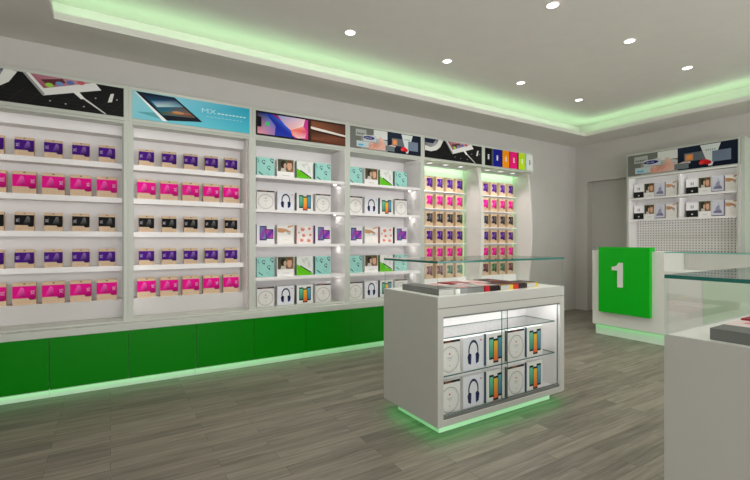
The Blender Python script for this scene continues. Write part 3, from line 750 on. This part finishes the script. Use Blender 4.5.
mb = MB(); P_, W_ = glyphs('1')
H = .35; yc = 3.095
# thick cut-out digit: stem, flag
pts = [(.052, 0), (.118, 0), (.118, .35), (.066, .35), (.050, .318), (.018, .296), (-.022, .290), (-.022, .240), (.052, .240)]
fr = [(DKX-.074, yc-(u-.05)*1.0, .685+v*.93) for u, v in pts]; bk = [(DKX-.0605, p[1], p[2]) for p in fr]
mb.poly(fr, 'white'); mb.poly(bk[::-1], 'white')
for i in range(len(fr)):
    j = (i+1) % len(fr); mb.poly([fr[j], fr[i], bk[i], bk[j]], 'white')
part('digit', mb, sg, label='thick white numeral 1')

# glass showcase beside the desk
U = thing('glass_showcase', 'low white showcase with glass top box running right of the cash desk', 'display counter', (DKX+.28, 1.6, 0))
ya, yb = .70, 2.560
mb = MB(); mb.box(DKX, 6.35, ya, yb, .145, .931, 'white'); part('body', mb, U, bv=.002)
mb = MB(); mb.box(DKX+.03, 6.31, ya, yb, 0, .1445, 'plinth'); part('plinth', mb, U)
mb = MB(); mb.box(DKX+.004, DKX+.020, ya, yb-.003, .134, .1445, 'led_base', edge={'-x': 'frame'}); part('light_strip', mb, U)
mb = MB(); mb.box(DKX-.006, DKX-.0005, ya+.1, 2.16, .22, .86, 'palegreen'); part('front_panel', mb, U)
mb = MB(); mb.box(6.32, 6.335, ya, yb, .932, 1.154, 'greypanel'); part('back_panel', mb, U)
E2 = {'-x': 'edge', '+x': 'edge', '-y': 'edge', '+y': 'edge'}
mb = MB(); mb.box(DKX+.003, DKX+.009, ya, yb, .932, 1.154, 'glass'); part('glass_pane', mb, U)
mb = MB(); mb.box(DKX, 6.35, ya, yb, 1.1545, 1.166, 'topglass', edge={k_: 'edgelight' for k_ in E2}); part('glass_top', mb, U)

# ------------------------------------------------------------ wall unit on the far right wall
FX, BXW = 7.16, 7.555
ry0, ry1 = 2.25, 3.72
U = thing('wall_display_unit', 'wall unit on the far right wall with pointing hand banner and pegboard', 'wall shelf unit', (BXW, (ry0+ry1)/2, 0))
for a in ((ry1-.03, ry1), (ry0, ry0+.03)):
    mb = MB(); mb.box(FX, BXW, *a, 0, 2.33, 'frame', edge={'-y': 'inner', '+y': 'inner'}); part('side_panel', mb, U)
mb = MB(); mb.box(FX, BXW, ry0, ry1, 2.3305, 2.70, 'frame'); hd = part('header', mb, U, bv=.002)
mb = MB(); mb.box(FX-.005, FX-.0005, ry0+.02, ry1-.02, 2.345, 2.674, 'print', col=S(120, 120, 120)); art_hand(Art(mb, face_x(FX-.005, ry1-.02, 2.345), ry1-ry0-.04, .329)); part('banner', mb, hd)
mb = MB(); mb.box(7.42, 7.435, ry0+.03, ry1-.03, .56, 2.33, 'inner'); part('back_panel', mb, U)
mb = MB(); mb.box(7.41, 7.4195, ry0+.031, ry1-.031, .565, 1.628, 'peg'); part('pegboard', mb, U)
ym = 2.968
for z in (1.990, 1.648):
    mb = MB(); mb.box(FX+.012, 7.4195, ry0+.0305, ry1-.0305, z-.018, z, 'inner'); sh = part('shelf', mb, U)
    mb = MB(); mb.box(FX+.0125, FX+.0155, ry0+.031, ry1-.031, z-.030, z-.0185, 'inner'); part('shelf_lip', mb, U)
    mb = MB(); mb.box(FX+.016, FX+.018, ry0+.05, ry1-.05, z-.0295, z-.0195, 'led_white'); part('light_strip', mb, U)
mb = MB(); mb.box(FX+.002, FX+.006, ry0+.031, ry1-.031, 2.308, 2.330, 'inner'); part('shelf_lip', mb, U)
mb = MB(); mb.box(FX+.0065, FX+.009, ry0+.05, ry1-.05, 2.310, 2.328, 'led_white'); part('light_strip', mb, U)
for za, zb in ((1.6485, 1.9715), (1.9905, 2.330)):
    mb = MB(); mb.box(FX+.010 if za < 1.9 else FX+.0105, 7.419, ym-.011, ym+.011, za, zb-.0305, 'inner'); part('divider', mb, U)
mb = MB(); mb.box(FX-.08, 7.4195, ry0+.0305, ry1-.0305, .504, .56, 'frame'); part('ledge', mb, U)
mb = MB(); mb.box(FX-.075, 7.4195, ry0+.0305, ry1-.0305, .078, .503, 'green'); part('base_front', mb, U)
mb = MB(); mb.box(FX-.04, 7.4195, ry0+.0305, ry1-.0305, 0, .0775, 'plinth'); part('plinth', mb, U)
RBX = {n: product_box(f, .152, .225, .06, None, facing='x') for n, f in (('black', f_blackbase), ('portrait', f_photo), ('lilac', f_lilac), ('hand', f_handbox))}
for r_, (z, rn) in enumerate(((1.990, 'upper'), (1.648, 'lower'))):
    for c, (ys, cn) in enumerate(((3.595, 'left'), (2.850, 'right'))):
        for i, q in enumerate(('black', 'portrait', 'lilac', 'hand')):
            put_box(RBX[q], 7.28, ys-i*.1585, z, '%s in the %s %s bay of the far right wall unit' % (DESC[q], rn, cn), 'boxes in the far right wall unit')

# next unit along the right wall: green-lit wing panel
U = thing('wall_display_unit', 'pale green-lit panel unit at the right edge beside the far wall unit', 'wall shelf unit', (BXW, 1.6, 0))
mb = MB(); mb.box(FX+.02, BXW, 2.205, 2.245, 0, 2.70, 'frame'); part('side_panel', mb, U)
mb = MB(); mb.box(FX+.02, BXW, .95, .99, 0, 2.70, 'frame'); part('side_panel', mb, U)
mb = MB(); mb.box(7.46, 7.475, .9905, 2.2045, .02, 2.70, 'palegreen'); part('back_panel', mb, U)  # green light falling on this panel is put into its base colour
mb = MB(); mb.box(7.40, 7.42, .9905, 1.01, .05, 2.65, 'led_green'); part('green_light_strip', mb, U)

# ------------------------------------------------------------ fill light through the added unseen opening, camera
w = bpy.data.worlds.new('world'); sc.world = w; w.use_nodes = True
bg = w.node_tree.nodes['Background']; bg.inputs['Color'].default_value = (1, .99, .985, 1); bg.inputs['Strength'].default_value = 2.0
def portal(loc, rot, sx, sy):
    l = bpy.data.lights.new('added_opening_portal', 'AREA'); l.shape = 'RECTANGLE'; l.size = sx; l.size_y = sy; l.cycles.is_portal = True
    o = bpy.data.objects.new('added_opening_portal', l); C.objects.link(o); o.location = loc; o.rotation_euler = rot
portal((2.5, Y0-.02, 1.5), (radians(90), 0, 0), 8.6, 3.0)

cam = bpy.data.cameras.new('camera'); co = bpy.data.objects.new('camera', cam); C.objects.link(co)
cam.sensor_width = 36; cam.lens = 425/750*36; cam.shift_y = 1/750; cam.clip_start = .02
co.location = (0, 0, 1.3); co.rotation_euler = (radians(90), 0, radians(-31.9))
sc.camera = co
vs = sc.view_settings; vs.view_transform = 'Standard'; vs.look = 'None'; vs.gamma = 1; vs.use_curve_mapping = False; vs.exposure = .8
